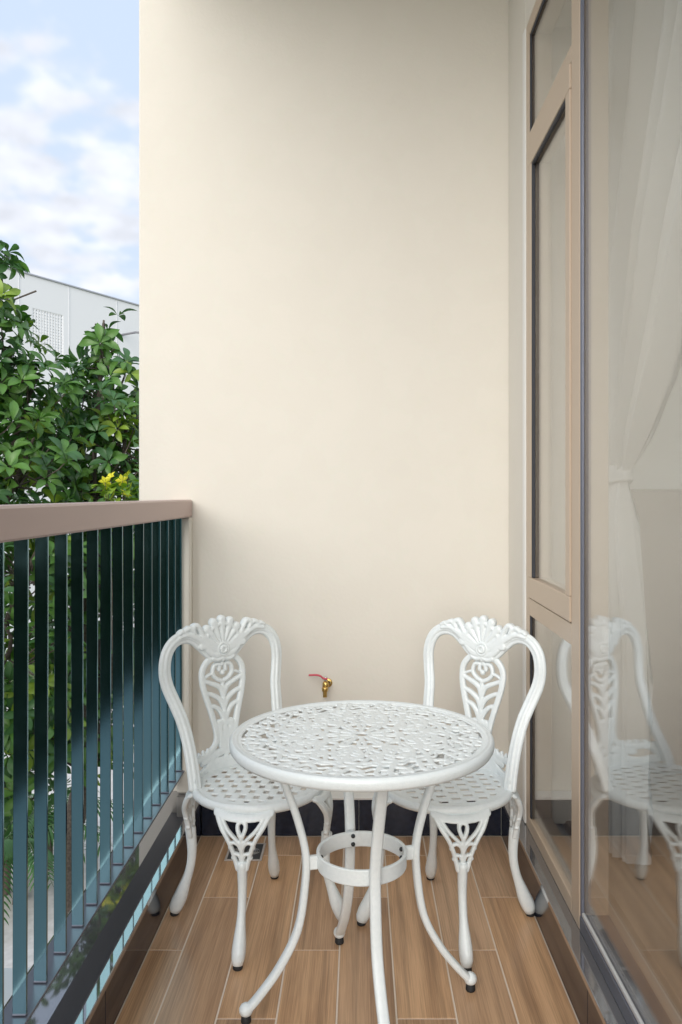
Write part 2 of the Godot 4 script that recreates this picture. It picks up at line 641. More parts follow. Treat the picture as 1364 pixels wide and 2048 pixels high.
# ---------------------------------------------------------------- the glazed wall
func window_wall() -> void:
	var w := thing("window", Vector3(0.60, 0.1475, -2.0))
	tag(w, "tall bronze framed window with narrow casement and wide fixed glass pane", "window")
	var o := w.position
	var X0 := 0.5825
	var X1 := 0.660
	var piece := func(called: String, lo: Vector3, hi: Vector3, m: Material, parent: Node3D) -> MeshInstance3D:
		var b := MB.new()
		span(b, lo - o, hi - o, 0.002)
		return part(called, b, m, parent)
	var HEAD := 2.924
	var F := -2.798                                        # far end of the opening
	piece.call("jamb", Vector3(X0, 0.148, F), Vector3(X1, HEAD, -2.750), M.frame, w)
	piece.call("mullion", Vector3(X0, 0.148, -2.203), Vector3(X1, HEAD, -2.122), M.frame, w)
	piece.call("head", Vector3(X0, HEAD - 0.05, -2.7495), Vector3(X1, HEAD, -2.2035), M.frame, w)
	piece.call("transom", Vector3(X0, 2.4875, -2.7495), Vector3(X1, 2.535, -2.2035), M.frame, w)
	piece.call("lower_rail", Vector3(X0, 0.885, -2.7495), Vector3(X1, 0.9435, -2.2035), M.frame, w)
	piece.call("sill", Vector3(X0, 0.148, -2.7495), Vector3(X1, 0.192, -2.2035), M.frame, w)
	piece.call("wide_sill", Vector3(X0, 0.148, -2.1215), Vector3(X1, 0.188, 1.45), M.blue_grey_edge, w)
	piece.call("wide_head", Vector3(X0, HEAD - 0.05, -2.1215), Vector3(X1, HEAD, 1.45), M.frame, w)
	# opening casement set a little proud
	var XA := X0 - 0.005
	var XB := X1 - 0.02
	var c := piece.call("casement", Vector3(XA, 0.948, -2.7475), Vector3(XB, 1.018, -2.2050), M.frame, w) as MeshInstance3D
	piece.call("top_rail", Vector3(XA, 2.414, -2.7475), Vector3(XB, 2.484, -2.2050), M.frame, c)
	piece.call("stile", Vector3(XA, 1.0185, -2.7475), Vector3(XB, 2.4135, -2.700), M.frame, c)
	piece.call("stile", Vector3(XA, 1.0185, -2.249), Vector3(XB, 2.4135, -2.2050), M.frame, c)
	piece.call("glass", Vector3(0.5920, 1.0185, -2.6995), Vector3(0.5950, 2.4135, -2.2495), M.glass, c)
	piece.call("glass", Vector3(0.5955, 1.0185, -2.6995), Vector3(0.5975, 2.4135, -2.2495), M.mirror_glass, c)
	piece.call("gasket", Vector3(0.580, 1.0185, -2.6995), Vector3(0.5915, 2.4135, -2.690), M.gasket, c)
	piece.call("gasket", Vector3(0.580, 2.404, -2.6895), Vector3(0.5915, 2.4135, -2.2495), M.gasket, c)
	# fixed lights
	piece.call("glass", Vector3(0.5920, 2.5355, -2.7495), Vector3(0.5950, HEAD - 0.0505, -2.2035), M.glass, w)
	piece.call("glass", Vector3(0.5955, 2.5355, -2.7495), Vector3(0.5975, HEAD - 0.0505, -2.2035), M.mirror_glass, w)
	piece.call("gasket", Vector3(0.5845, 2.5355, -2.7495), Vector3(0.5915, HEAD - 0.0505, -2.737), M.gasket, w)
	piece.call("gasket", Vector3(0.5845, HEAD - 0.062, -2.7365), Vector3(0.5915, HEAD - 0.0505, -2.2035), M.gasket, w)
	piece.call("glass", Vector3(0.5920, 0.1925, -2.7495), Vector3(0.5950, 0.8845, -2.2035), M.glass, w)
	piece.call("glass", Vector3(0.5955, 0.1925, -2.7495), Vector3(0.5975, 0.8845, -2.2035), M.mirror_glass, w)
	piece.call("gasket", Vector3(0.5845, 0.1925, -2.7495), Vector3(0.5915, 0.8845, -2.735), M.gasket, w)
	piece.call("glass", Vector3(0.5940, 0.1885, -2.1215), Vector3(0.5970, HEAD - 0.0505, 1.45), M.glass, w)
	piece.call("glass", Vector3(0.5975, 0.1885, -2.1215), Vector3(0.5995, HEAD - 0.0505, 1.45), M.mirror_glass, w)
	piece.call("gasket", Vector3(0.5840, 0.1885, -2.1215), Vector3(0.5935, HEAD - 0.0505, -2.111), M.blue_grey_edge, w)  # blue-grey puts the outside reflection on this mullion side into the colour
	piece.call("glazing_bead", Vector3(0.5855, 0.1885, -2.1105), Vector3(0.5935, 0.2005, 1.45), M.bead, w)

# ---------------------------------------------------------------- the room behind the glass
func room() -> void:
	var r := structure("room")
	solid("room_floor", Vector3(0.72, 0.06, -3.5), Vector3(4.3, 0.16, 1.6), M.room_floor, r)
	solid("room_ceiling", Vector3(0.781, 2.96, -3.5), Vector3(4.3, 3.1, 1.6), M.room_wall, r)
	solid("room_end_wall", Vector3(0.782, 0.161, -3.5), Vector3(4.3, 2.959, -3.34), M.room_wall, r)
	solid("room_near_wall", Vector3(0.70, 0.161, 1.501), Vector3(4.3, 2.959, 1.6), M.room_wall, r)
	# side wall with a wide unseen opening, added to light the room
	solid("side_wall", Vector3(4.2, 0.161, -3.339), Vector3(4.3, 0.75, 1.5), M.room_wall, r)
	solid("side_wall", Vector3(4.2, 2.7, -3.339), Vector3(4.3, 2.959, 1.5), M.room_wall, r)
	solid("side_wall", Vector3(4.2, 0.751, -3.339), Vector3(4.3, 2.699, -3.0), M.room_wall, r)
	solid("side_wall", Vector3(4.2, 0.751, 1.2), Vector3(4.3, 2.699, 1.5), M.room_wall, r)
	var h := thing("headboard", Vector3(2.0, 0.16, -3.30))
	tag(h, "taupe panel standing inside the room behind the white curtain", "headboard")
	var b := MB.new()
	span(b, Vector3(-0.90, 0, -0.035), Vector3(1.3, 1.16, 0.035), 0.012)
	part("panel", b, M.headboard, h)
	# curtain drawn to the far side and tied
	var c := thing("curtain", Vector3(0.86, 0.17, -2.3))
	tag(c, "white curtain hanging inside the wide glass pane, tied back at its waist", "curtain")
	b = MB.new()
	var cols := 240
	var rows := 70
	for j in rows + 1:
		var v := float(j) / rows
		var y := lerpf(0.163, 2.93, v)
		var near: float
		if y > 1.36:
			var q := (y - 1.36) / (2.93 - 1.36)
			near = lerpf(2.60, 1.35, pow(q, 0.80))
		else:
			near = lerpf(2.60, 2.46, smoothstep(1.36, 0.75, y))
		var farz := 2.785 - 0.03 * exp(-pow((y - 1.36) / 0.12, 2.0))
		var wide := farz - near
		var amp := 0.026 + 0.070 * clampf(wide / 0.8, 0, 1)
		amp *= 1.0 - 0.55 * exp(-pow((y - 1.36) / 0.07, 2.0))
		for i in cols + 1:
			var u := float(i) / cols
			var ph := u * TAU * 9.0 + 0.7 * sin(u * 7.0) + 0.35 * sin(v * 5.0 + u * 3.0)
			var x := amp * (1.0 - 2.0 * pow(absf(sin(ph * 0.5)), 0.6)) + amp * 0.3 * sin(ph * 1.3 + 1.0)
			b.vert(Vector3(x, y - 0.17, -(farz - wide * u) + 2.3))
	for j in rows:
		for i in cols:
			var a := j * (cols + 1) + i
			b.tri(a, a + 1, a + cols + 2); b.tri(a, a + cols + 2, a + cols + 1)
	part("cloth", b, M.curtain, c)
	b = MB.new()
	var loop := []
	for k in 25:
		var a := TAU * k / 24
		loop.append(Vector3(0.036 * cos(a), 1.19 + 0.012 * sin(a), -0.375 + 0.105 * sin(a)))
	sweep(b, loop, [Vector2(0.004, 0.03)], ring_of(8), Vector3.UP)
	part("tieback", b, M.curtain, c)
	var rod := thing("curtain_rod", Vector3(0.86, 2.945, -1.0))
	tag(rod, "slim white rod along the top of the window inside the room", "rod")
	b = MB.new()
	tube(b, [Vector3(0, 0, -1.6), Vector3(0, 0, 2.3)], [0.012], 10)
	part("rod", b, M.plain_white, rod)

# ---------------------------------------------------------------- below and beyond the balcony
const GROUND := -3.2
func outdoors() -> void:
	var g := structure("ground")
	solid("lawn", Vector3(-150, GROUND - 0.3, -160), Vector3(60, GROUND, 60), M.lawn, g)
	var p := structure("path")
	solid("paving", Vector3(-30, GROUND + 0.004, -17), Vector3(-0.9, GROUND + 0.02, 12), M.paving, p)
	# flat roof of the storey below, outside the railing
	var c := thing("canopy_roof", Vector3(-1.5, -0.45, 0))
	tag(c, "pale aqua flat canopy roof below the balustrade", "canopy")
	var b := MB.new()
	span(b, Vector3(-0.47, -0.10, -2.97), Vector3(0.699, 0.0, 6.0), 0.006)
	part("roof_slab", b, M.aqua, c)
	b = MB.new()
	span(b, Vector3(-0.42, -2.75, -2.7), Vector3(0.69, -0.101, 6.0), 0.0)
	part("storey_wall", b, M.render_white, c)
	far_building()

func far_building() -> void:
	# its long wall recedes to the right; measured from the roof line
	var a := Vector3(-9.37, 0, -21.4)
	var z := Vector3(-7.06, 0, -25.6)
	var along := (z - a).normalized()
	var out := Vector3(-along.z, 0, along.x)
	if out.z < 0: out = -out
	var turn := Basis(along, Vector3.UP, out)              # local x along the wall, z towards the viewer
	var w := thing("white_building", Vector3(a.x, GROUND, a.z))
	w.basis = turn
	tag(w, "white rendered building with a pierced block screen behind the tree", "building")
	var top := EYE + 6.0 - GROUND
	var x0 := -14.0
	var x1 := 40.0
	var sx0 := 0.80                                        # the pierced screen, measured along the wall
	var sx1 := 1.85
	var sy0 := top - 2.05
	var sy1 := top - 0.88
	for q in [[x0, sx0, 0.0, top], [sx1, x1, 0.0, top], [sx0, sx1, sy1, top], [sx0, sx1, 0.0, sy0]]:
		var b := MB.new()
		span(b, Vector3(q[0], q[2], -0.25), Vector3(q[1], q[3], 0.0))
		part("wall", b, M.render_white, w)
	var b := MB.new()
	span(b, Vector3(x0, 0, -8.0), Vector3(x1, top - 0.36, -1.1))
	part("block", b, M.render_white, w)
	b = MB.new()
	span(b, Vector3(x0, top - 0.35, -8.0), Vector3(x1, top - 0.2, -0.251))
	part("roof", b, M.render_white, w)
	b = MB.new()
	span(b, Vector3(x0, top + 0.001, -0.3), Vector3(x1, top + 0.05, 0.04), 0.01)
	part("coping", b, mat(0.45, 0.46, 0.50, 0.8), w)
	for x in [0.35, 2.05, 3.9, 6.0]:
		b = MB.new()
		span(b, Vector3(x, 0, 0.001), Vector3(x + 0.02, top, 0.012))
		part("joint_strip", b, mat(0.74, 0.75, 0.77, 0.8), w)
	b = MB.new()                                           # the screen: crossing ribs in front of a dim recess
	var nx := 11
	var ny := 14
	for k in nx + 1:
		var x := lerpf(sx0, sx1, float(k) / nx)
		span(b, Vector3(x - 0.027, sy0, -0.12), Vector3(x + 0.027, sy1, -0.01))
	for k in ny + 1:
		var y := lerpf(sy0, sy1, float(k) / ny)
		span(b, Vector3(sx0, y - 0.03, -0.11), Vector3(sx1, y + 0.03, -0.02))
	part("block_screen", b, M.render_white, w)
	b = MB.new()
	tube(b, [Vector3(4.1, top - 1.05, 0.0), Vector3(4.2, top - 1.0, 0.5), Vector3(4.25, top - 1.06, 0.95)], [0.035], 6)
	part("spout", b, mat(0.2, 0.2, 0.22, 0.6), w)

# ---------------------------------------------------------------- table
func table() -> void:
	var centre := Vector3(0.007, 0, -2.04)
	var t := thing("garden_table", centre, 0.0)
	tag(t, "round white cast metal table with openwork top and four curved legs", "table")
	var R := 0.333
	var TOP := 0.693
	# openwork top
	var f := Cast.new(Vector2(-0.325, -0.325), Vector2(0.325, 0.325), 0.0026)
	var circle := func(r: float, thick: float, wave := 0.0, lobes := 0) -> void:
		var q := []
		for k in 145:
			var a := TAU * k / 144
			q.append(Vector2(cos(a), sin(a)) * (r + wave * cos(a * lobes)))
		f.stroke(q, thick)
	var polar := func(r: float, a: float) -> Vector2: return Vector2(cos(a), sin(a)) * r
	circle.call(0.020, 0.0055)
	circle.call(0.098, 0.0055, 0.0049, 12)
	circle.call(0.214, 0.0059, 0.005, 16)
	circle.call(0.311, 0.0075)
	circle.call(0.262, 0.0030, 0.007, 32)
	circle.call(0.288, 0.0028, 0.006, 48)
	circle.call(0.234, 0.0028, 0.006, 32)
	circle.call(0.152, 0.0030, 0.008, 24)
	circle.call(0.186, 0.0028, 0.007, 32)
	circle.call(0.124, 0.0028, 0.006, 24)
	circle.call(0.062, 0.0026, 0.003, 12)
	for k in 12:                                           # inner daisy
		var a := TAU * k / 12
		var q := []
		for s in 17:
			var u := TAU * s / 16
			q.append(polar.call(0.059 - 0.034 * cos(u), a + 0.15 * sin(u) * (0.55 - 0.45 * cos(u))))
		f.stroke(q, 0.0046)
	for k in 8:                                            # eight large leaves with veins, scrolls between
		var a := TAU * k / 8 + 0.2
		for s in [-1.0, 1.0]:
			f.stroke(curve([polar.call(0.102, a), polar.call(0.135, a + s * 0.17), polar.call(0.175, a + s * 0.19), polar.call(0.212, a)], 6), 0.0056)
			for r in [0.125, 0.145, 0.165, 0.185]:
				f.stroke([polar.call(r - 0.012, a), polar.call(r + 0.0049, a + s * 0.16 * (1.0 - absf(r - 0.155) * 11.0))], 0.0044)
			var m: float = a + PI / 8
			f.stroke(curve([polar.call(0.104, m), polar.call(0.13, m + s * 0.05), polar.call(0.155, m + s * 0.13), polar.call(0.172, m + s * 0.07), polar.call(0.160, m + s * 0.03)], 6), 0.0051)
			f.stroke(curve([polar.call(0.172, m + s * 0.07), polar.call(0.195, m + s * 0.14), polar.call(0.212, m + s * 0.19)], 5), 0.0049)
			f.stroke(curve([polar.call(0.165, m), polar.call(0.19, m + s * 0.045), polar.call(0.211, m)], 5), 0.0049)
		f.stroke([polar.call(0.10, a), polar.call(0.212, a)], 0.0051)
		f.dot(polar.call(0.16, a + PI / 8), 0.007)
	for k in 16:                                           # outer wreath
		var a := TAU * k / 16
		f.stroke(curve([polar.call(0.218, a), polar.call(0.245, a + 0.10), polar.call(0.275, a + 0.16), polar.call(0.302, a + 0.18)], 6), 0.0059)
		f.stroke(curve([polar.call(0.25, a + 0.11), polar.call(0.262, a + 0.03), polar.call(0.281, a + 0.00), polar.call(0.289, a + 0.06), polar.call(0.277, a + 0.07)], 6), 0.0056)
		f.stroke(curve([polar.call(0.240, a + 0.085), polar.call(0.235, a + 0.17), polar.call(0.248, a + 0.24), polar.call(0.263, a + 0.22)], 6), 0.0056)
		f.stroke(curve([polar.call(0.272, a + 0.155), polar.call(0.262, a + 0.235), polar.call(0.282, a + 0.285), polar.call(0.303, a + 0.27)], 6), 0.0056)
		f.stroke([polar.call(0.219, a + 0.22), polar.call(0.235, a + 0.19)], 0.0049)
		f.dot(polar.call(0.285, a + 0.225), 0.007)
		f.dot(polar.call(0.228, a + 0.27), 0.006)
	f.each(func(_p: Vector2, d: float) -> float: return d - 0.0010)
	var b := MB.new()
	f.build(b, 0.0062, 0.0026, func(u: float, v: float, w: float) -> Vector3: return Vector3(u, TOP - 0.006 + w, v))
	part("openwork_top", b, M.enamel, t)
	b = MB.new()
	lathe(b, [Vector2(0.309, TOP - 0.006), Vector2(0.312, TOP - 0.0015), Vector2(0.319, TOP + 0.0003), Vector2(0.3212, TOP - 0.0028), Vector2(0.3235, TOP + 0.0005), Vector2(0.328, TOP - 0.001), Vector2(0.332, TOP - 0.006), Vector2(R, TOP - 0.012), Vector2(0.332, TOP - 0.022), Vector2(0.328, TOP - 0.0285), Vector2(0.322, TOP - 0.031), Vector2(0.316, TOP - 0.029), Vector2(0.313, TOP - 0.021), Vector2(0.312, TOP - 0.012), Vector2(0.309, TOP - 0.011), Vector2(0.309, TOP - 0.006)], 96)
	part("rim", b, M.enamel, t)
	# four curved legs in two crossing planes
	var profile := [Vector2(0.232, 0.682), Vector2(0.222, 0.655), Vector2(0.196, 0.578), Vector2(0.165, 0.49), Vector2(0.144, 0.40), Vector2(0.146, 0.317), Vector2(0.164, 0.213), Vector2(0.209, 0.125), Vector2(0.262, 0.058), Vector2(0.290, 0.030)]
	for k in 4:
		var a := deg_to_rad(12.6) + k * PI / 2
		var dir := Vector3(cos(a), 0, -sin(a))
		var pts := []
		for p in curve(profile, 5): pts.append(dir * p.x + Vector3.UP * p.y)
		var across := dir.cross(Vector3.UP)
		b = MB.new()
		var cross := []
		for q in ring_of(14):
			cross.append(Vector2(signf(q.x) * pow(absf(q.x), 0.7), signf(q.y) * pow(absf(q.y), 0.7)))
		sweep(b, pts, [Vector2(0.0098, 0.0138)], cross, across)
		ball(b, dir * 0.292 + Vector3.UP * 0.031, Vector3(0.0175, 0.0165, 0.0175), 14)
		box(b, dir * 0.238 + Vector3.UP * 0.6785, Vector3(0.05, 0.008, 0.05), 0.002, Basis(Vector3.UP, a))
		var leg := part("leg", b, M.enamel, t)
		b = MB.new()
		lathe(b, [Vector2(0, 0), Vector2(0.0115, 0), Vector2(0.013, 0.003), Vector2(0.0115, 0.018), Vector2(0, 0.018)], 14, dir * 0.292)
		part("foot_cap", b, M.rubber, leg)
		for y in [0.3655, 0.3875]:                            # bolts that hold the ring
			b = MB.new()
			ball(b, dir * 0.1045 + Vector3.UP * y, Vector3(0.006, 0.006, 0.006), 8)
			part("bolt", b, M.bolt, leg)
	b = MB.new()
	lathe(b, [Vector2(0.106, 0.359), Vector2(0.108, 0.357), Vector2(0.1125, 0.357), Vector2(0.114, 0.360), Vector2(0.114, 0.390), Vector2(0.1155, 0.394), Vector2(0.1145, 0.397), Vector2(0.108, 0.397), Vector2(0.106, 0.394), Vector2(0.106, 0.359)], 64)
	for k in 4:                                            # lugs out to the legs
		var a := deg_to_rad(12.6) + k * PI / 2
		box(b, Vector3(cos(a), 0, -sin(a)) * 0.126 + Vector3.UP * 0.377, Vector3(0.026, 0.034, 0.016), 0.003, Basis(Vector3.UP, a))
	part("brace_ring", b, M.enamel, t)

# ---------------------------------------------------------------- chairs
const SEAT := 0.420
func back_place(t: float, y: float, w: float) -> Vector3:   # the curved back: t across, y up, w towards the sitter
	var s := smoothstep(SEAT - 0.02, 0.74, y)
	var seat_f := -sqrt(maxf(0.190 * 0.190 - t * t, 0.0045))
	var top_f := -0.217 + 0.25 * t * t - 0.05 * (y - 0.74)
	return Vector3(t, y, -(lerpf(seat_f, top_f, s) + w))

func leg_r(y: float) -> float:
	var c := [Vector2(0.012, 0.262), Vector2(0.065, 0.240), Vector2(0.14, 0.215), Vector2(0.20, 0.207), Vector2(0.28, 0.213), Vector2(0.345, 0.221), Vector2(0.385, 0.211), Vector2(0.42, 0.186)]
	for k in c.size() - 1:
		if y <= c[k + 1].x:
			var p0: Vector2 = c[maxi(k - 1, 0)]
			var p3: Vector2 = c[mini(k + 2, c.size() - 1)]
			return cubic_interpolate(c[k].y, c[k + 1].y, p0.y, p3.y, clampf((y - c[k].x) / (c[k + 1].x - c[k].x), 0, 1))
	return c[-1].y

func chairs() -> void:
	var c := thing("garden_chair")
	# seat: a disc pierced in a basket pattern set diagonally to the chair
	var f := Cast.new(Vector2(-0.21, -0.21), Vector2(0.21, 0.21), 0.0032)
	f.each(func(p: Vector2, _d: float) -> float: return p.length() - 0.190)
	f.each(func(p: Vector2, d: float) -> float:
		if p.length() > 0.163: return d
		var q := p.rotated(PI / 4)
		var col := roundf(q.x / 0.040)
		var off := 0.021 if int(absf(col)) % 2 == 1 else 0.0
		var row := roundf((q.y - off) / 0.042)
		var e := Vector2(absf(q.x - col * 0.040) - 0.0115, absf(q.y - off - row * 0.042) - 0.0062)
		var hole := Vector2(maxf(e.x, 0), maxf(e.y, 0)).length() + minf(maxf(e.x, e.y), 0.0) - 0.002
		return maxf(d, -hole))
	var b := MB.new()
	f.build(b, 0.007, 0.005, func(u: float, v: float, w: float) -> Vector3: return Vector3(u, SEAT - 0.006 + w - 0.10 * (u * u + v * v) + 0.0036, v))
	var seat := part("seat", b, M.enamel, c)
	b = MB.new()
	lathe(b, [Vector2(0.176, SEAT - 0.007), Vector2(0.182, SEAT - 0.001), Vector2(0.190, SEAT), Vector2(0.197, SEAT - 0.003), Vector2(0.201, SEAT - 0.010), Vector2(0.200, SEAT - 0.018), Vector2(0.195, SEAT - 0.025), Vector2(0.186, SEAT - 0.027), Vector2(0.182, SEAT - 0.020), Vector2(0.176, SEAT - 0.014), Vector2(0.176, SEAT - 0.007)], 72)
	part("seat_rim", b, M.enamel, seat)
	# back frame
	var half := [Vector2(0.176, SEAT - 0.008), Vector2(0.172, 0.47), Vector2(0.168, 0.53), Vector2(0.172, 0.59), Vector2(0.187, 0.655), Vector2(0.203, 0.71), Vector2(0.208, 0.758), Vector2(0.199, 0.803), Vector2(0.175, 0.834), Vector2(0.142, 0.846), Vector2(0.108, 0.839), Vector2(0.078, 0.815), Vector2(0.052, 0.785), Vector2(0.030, 0.768)]
	var cross := []                                        # an oval with two grooves down its face
	for k in 36:
		var a := TAU * k / 36
		var rr := 1.0 - 0.30 * exp(-pow((absf(absf(cos(a)) - 0.45)) / 0.13, 2.0)) * (1.0 if absf(sin(a)) > 0.5 else 0.0)
		cross.append(Vector2(cos(a), sin(a)) * rr)
	b = MB.new()
	for s in [-1.0, 1.0]:
		var pts := []
		var radii := []
		var line := curve(half, 5)
		for k in line.size():
			var p: Vector2 = line[k]
			pts.append(back_place(p.x * s, p.y, 0.0))
			var q := float(k) / line.size()
			radii.append(Vector2(lerpf(0.0205, 0.0190, q) * (1.0 - 0.35 * smoothstep(0.8, 1.0, q)), 0.012))
		sweep(b, pts, radii, cross, Vector3(0, 0, -1))
	var frame := part("back_frame", b, M.enamel, c)
	# splat: a pierced vase
	f = Cast.new(Vector2(-0.20, SEAT - 0.02), Vector2(0.20, 0.80), 0.0026)
	f.both(curve([Vector2(0.018, 0.770), Vector2(0.050, 0.762), Vector2(0.072, 0.735), Vector2(0.0755, 0.70), Vector2(0.067, 0.655), Vector2(0.052, 0.605), Vector2(0.040, 0.56), Vector2(0.034, 0.525), Vector2(0.040, 0.497), Vector2(0.066, 0.478), Vector2(0.110, 0.470), Vector2(0.162, 0.476)], 6), 0.0100)
	f.both([Vector2(0.010, 0.56), Vector2(0.022, 0.56), Vector2(0.016, 0.49)], 0.011)
	f.both([Vector2(0.0, 0.54), Vector2(0.012, 0.47), Vector2(0.10, 0.455)], 0.012)
	f.stroke([Vector2(0, 0.69), Vector2(0, 0.44)], 0.006, 0.010)
	for y in [0.585, 0.625, 0.665]:
		f.both(curve([Vector2(0.0, y - 0.018), Vector2(0.014, y + 0.008), Vector2(0.030 + (y - 0.585) * 0.25, y + 0.026), Vector2(0.050 + (y - 0.585) * 0.25, y + 0.034)], 5), 0.0095, 0.0062)
	f.both(curve([Vector2(0.0, 0.69), Vector2(0.022, 0.70), Vector2(0.036, 0.718), Vector2(0.030, 0.742), Vector2(0.012, 0.745), Vector2(0.012, 0.728)], 6), 0.0068)
	f.both(curve([Vector2(0.036, 0.718), Vector2(0.052, 0.715), Vector2(0.070, 0.705)], 4), 0.0045)
	f.dot(Vector2(0, 0.718), 0.0085)
	f.stroke([Vector2(0, 0.775), Vector2(0, 0.745)], 0.010, 0.006)
	f.both(curve([Vector2(0.045, 0.468), Vector2(0.08, 0.432), Vector2(0.125, 0.424), Vector2(0.170, 0.440)], 5), 0.011)
	f.both([Vector2(0.150, 0.47), Vector2(0.170, 0.44)], 0.010)
	f.stroke([Vector2(-0.06, 0.432), Vector2(0.06, 0.432)], 0.022)
	for k in 5: f.both([Vector2(0.050 + k * 0.022, 0.487 - k * 0.0015), Vector2(0.050 + k * 0.022, 0.485)], 0.0065)
	b = MB.new()
	f.build(b, 0.016, 0.008, func(u: float, v: float, w: float) -> Vector3: return back_place(u, v, w))
	part("splat", b, M.enamel, c)
	# crest: a scallop shell over a rosette, leaves running out along the shoulders
	f = Cast.new(Vector2(-0.17, 0.74), Vector2(0.17, 0.93), 0.0024)
	for k in 9:                                            # ribs that touch, so that their ends make the scalloped edge
		var a := lerpf(0.20, PI - 0.20, k / 8.0)
		var long := 0.076 + 0.018 * pow(sin(a), 2.0)
		var tip := Vector2(cos(a), sin(a)) * long
		f.stroke([Vector2(0, 0.798) + tip * 0.10, Vector2(0, 0.797) + tip * 0.55, Vector2(0, 0.796) + tip], 0.004, 0.0142)
	var web := []                                          # the web between the ribs
	for k in 17:
		var a := lerpf(0.20, PI - 0.20, k / 16.0)
		web.append(Vector2(0, 0.796) + Vector2(cos(a), sin(a)) * (0.076 + 0.018 * pow(sin(a), 2.0)) * 0.86)
	f.stroke(web, 0.0085)
	f.both(curve([Vector2(0.020, 0.800), Vector2(0.050, 0.812), Vector2(0.085, 0.836), Vector2(0.122, 0.853), Vector2(0.155, 0.849)], 6), 0.019, 0.007)
	f.both(curve([Vector2(0.070, 0.842), Vector2(0.080, 0.862), Vector2(0.092, 0.878), Vector2(0.106, 0.874), Vector2(0.104, 0.860)], 6), 0.0095)
	f.both(curve([Vector2(0.100, 0.856), Vector2(0.118, 0.873), Vector2(0.133, 0.868)], 6), 0.0085)
	f.both(curve([Vector2(0.128, 0.856), Vector2(0.144, 0.866), Vector2(0.156, 0.860)], 5), 0.0075)
	f.both(curve([Vector2(0.012, 0.778), Vector2(0.036, 0.782), Vector2(0.056, 0.800)], 5), 0.0125)
	f.both(curve([Vector2(0.0, 0.768), Vector2(0.02, 0.762), Vector2(0.038, 0.768)], 5), 0.0085)
	var ring := []
	for k in 19: ring.append(Vector2(0, 0.792) + Vector2(cos(TAU * k / 18), sin(TAU * k / 18)) * 0.0175)
	f.stroke(ring, 0.0065)
	f.dot(Vector2(0, 0.792), 0.0085)
	f.stroke([Vector2(0, 0.775), Vector2(0, 0.758)], 0.010, 0.006)
	b = MB.new()
	var rose := MB.new()
	for q in [[0.0195, 0.0055, 0.012], [0.0095, 0.0055, 0.016]]:
		var loop := []
		for k in 25: loop.append(back_place(q[0] * cos(TAU * k / 24), 0.795 + q[0] * sin(TAU * k / 24), q[2]))
		sweep(rose, loop, [q[1]], ring_of(8), Vector3(0, 0, -1), false)
	ball(rose, back_place(0, 0.795, 0.013), Vector3(0.007, 0.007, 0.006), 10)
	part("rosette", rose, M.enamel, frame)
	f.build(b, 0.028, 0.0105, func(u: float, v: float, w: float) -> Vector3: return back_place(u, v, w + 0.002))
	part("crest", b, M.enamel, c)
	# four legs, each a pierced fan over a cabriole shaft
	f = Cast.new(Vector2(-0.10, 0.24), Vector2(0.10, 0.42), 0.0025)
	f.stroke(curve([Vector2(-0.078, 0.400), Vector2(-0.04, 0.392), Vector2(0, 0.390), Vector2(0.04, 0.392), Vector2(0.078, 0.400)], 5), 0.0095)
	f.both(curve([Vector2(0.077, 0.398), Vector2(0.060, 0.366), Vector2(0.040, 0.335), Vector2(0.026, 0.30), Vector2(0.016, 0.262), Vector2(0.013, 0.25)], 6), 0.0062)
	f.both(curve([Vector2(0.060, 0.388), Vector2(0.040, 0.360), Vector2(0.018, 0.338), Vector2(0.0, 0.318)], 6), 0.0052)
	var drop := []
	for k in 21:
		var a := TAU * k / 20
		drop.append(Vector2(0.0165 * sin(a) * (0.62 + 0.38 * cos(a)), 0.362 + 0.0215 * cos(a)))
	f.stroke(drop, 0.0056)
	f.both(curve([Vector2(0.0, 0.300), Vector2(0.010, 0.322), Vector2(0.026, 0.326), Vector2(0.034, 0.312)], 5), 0.0048)
	f.both(curve([Vector2(0.0, 0.270), Vector2(0.008, 0.290), Vector2(0.020, 0.293), Vector2(0.026, 0.282)], 5), 0.0048)
	f.stroke([Vector2(0, 0.345), Vector2(0, 0.25)], 0.0048, 0.008)
	f.stroke([Vector2(0, 0.262), Vector2(0, 0.245)], 0.013)
	var fan := MB.new()
	f.build(fan, 0.017, 0.006, func(u: float, v: float, w: float) -> Vector3:
		var bend: float = sqrt(maxf(0.19 * 0.19 - u * u, 0.0)) - 0.19
		return Vector3(u, v, -(leg_r(v) + w + bend * 0.8)))
	var shaft := []
	var widths := []
	for k in 19:
		var y := lerpf(0.272, 0.0105, k / 18.0)
		shaft.append(Vector3(0, y, -leg_r(y)))
		var q := k / 18.0
		var ww := lerpf(0.0165, 0.0135, smoothstep(0.0, 0.45, q)) + 0.0085 * smoothstep(0.55, 0.88, q) - 0.006 * smoothstep(0.92, 1.0, q)
		widths.append(Vector2(ww, ww * 0.88))
	sweep(fan, shaft, widths, ring_of(14), Vector3(1, 0, 0))
	var cap := MB.new()
	lathe(cap, [Vector2(0, 0), Vector2(0.012, 0), Vector2(0.014, 0.003), Vector2(0.013, 0.0125), Vector2(0, 0.0125)], 14, Vector3(0, 0, -leg_r(0.01)))
	var leg_mesh := fan.mesh()
	var cap_mesh := cap.mesh()
	for k in 4:
		var leg := part("leg", leg_mesh, M.enamel, c)
		leg.rotation.y = PI / 4 + k * PI / 2
		part("foot_cap", cap_mesh, M.rubber, leg)
	tag(c, "white cast metal chair with shell crest standing against the balustrade kerb", "chair", "white cast metal chairs at the table")
	var d := c.duplicate() as Node3D
	d.name = numbered("garden_chair")
	add_child(d)
	tag(d, "white cast metal chair with shell crest standing beside the window", "chair", "white cast metal chairs at the table")
	c.position = Vector3(-0.309, 0, -2.459)
	c.rotation.y = atan2(-0.642, -0.766)
	d.position = Vector3(0.268, 0, -2.452)
	d.rotation.y = atan2(0.632, -0.775)

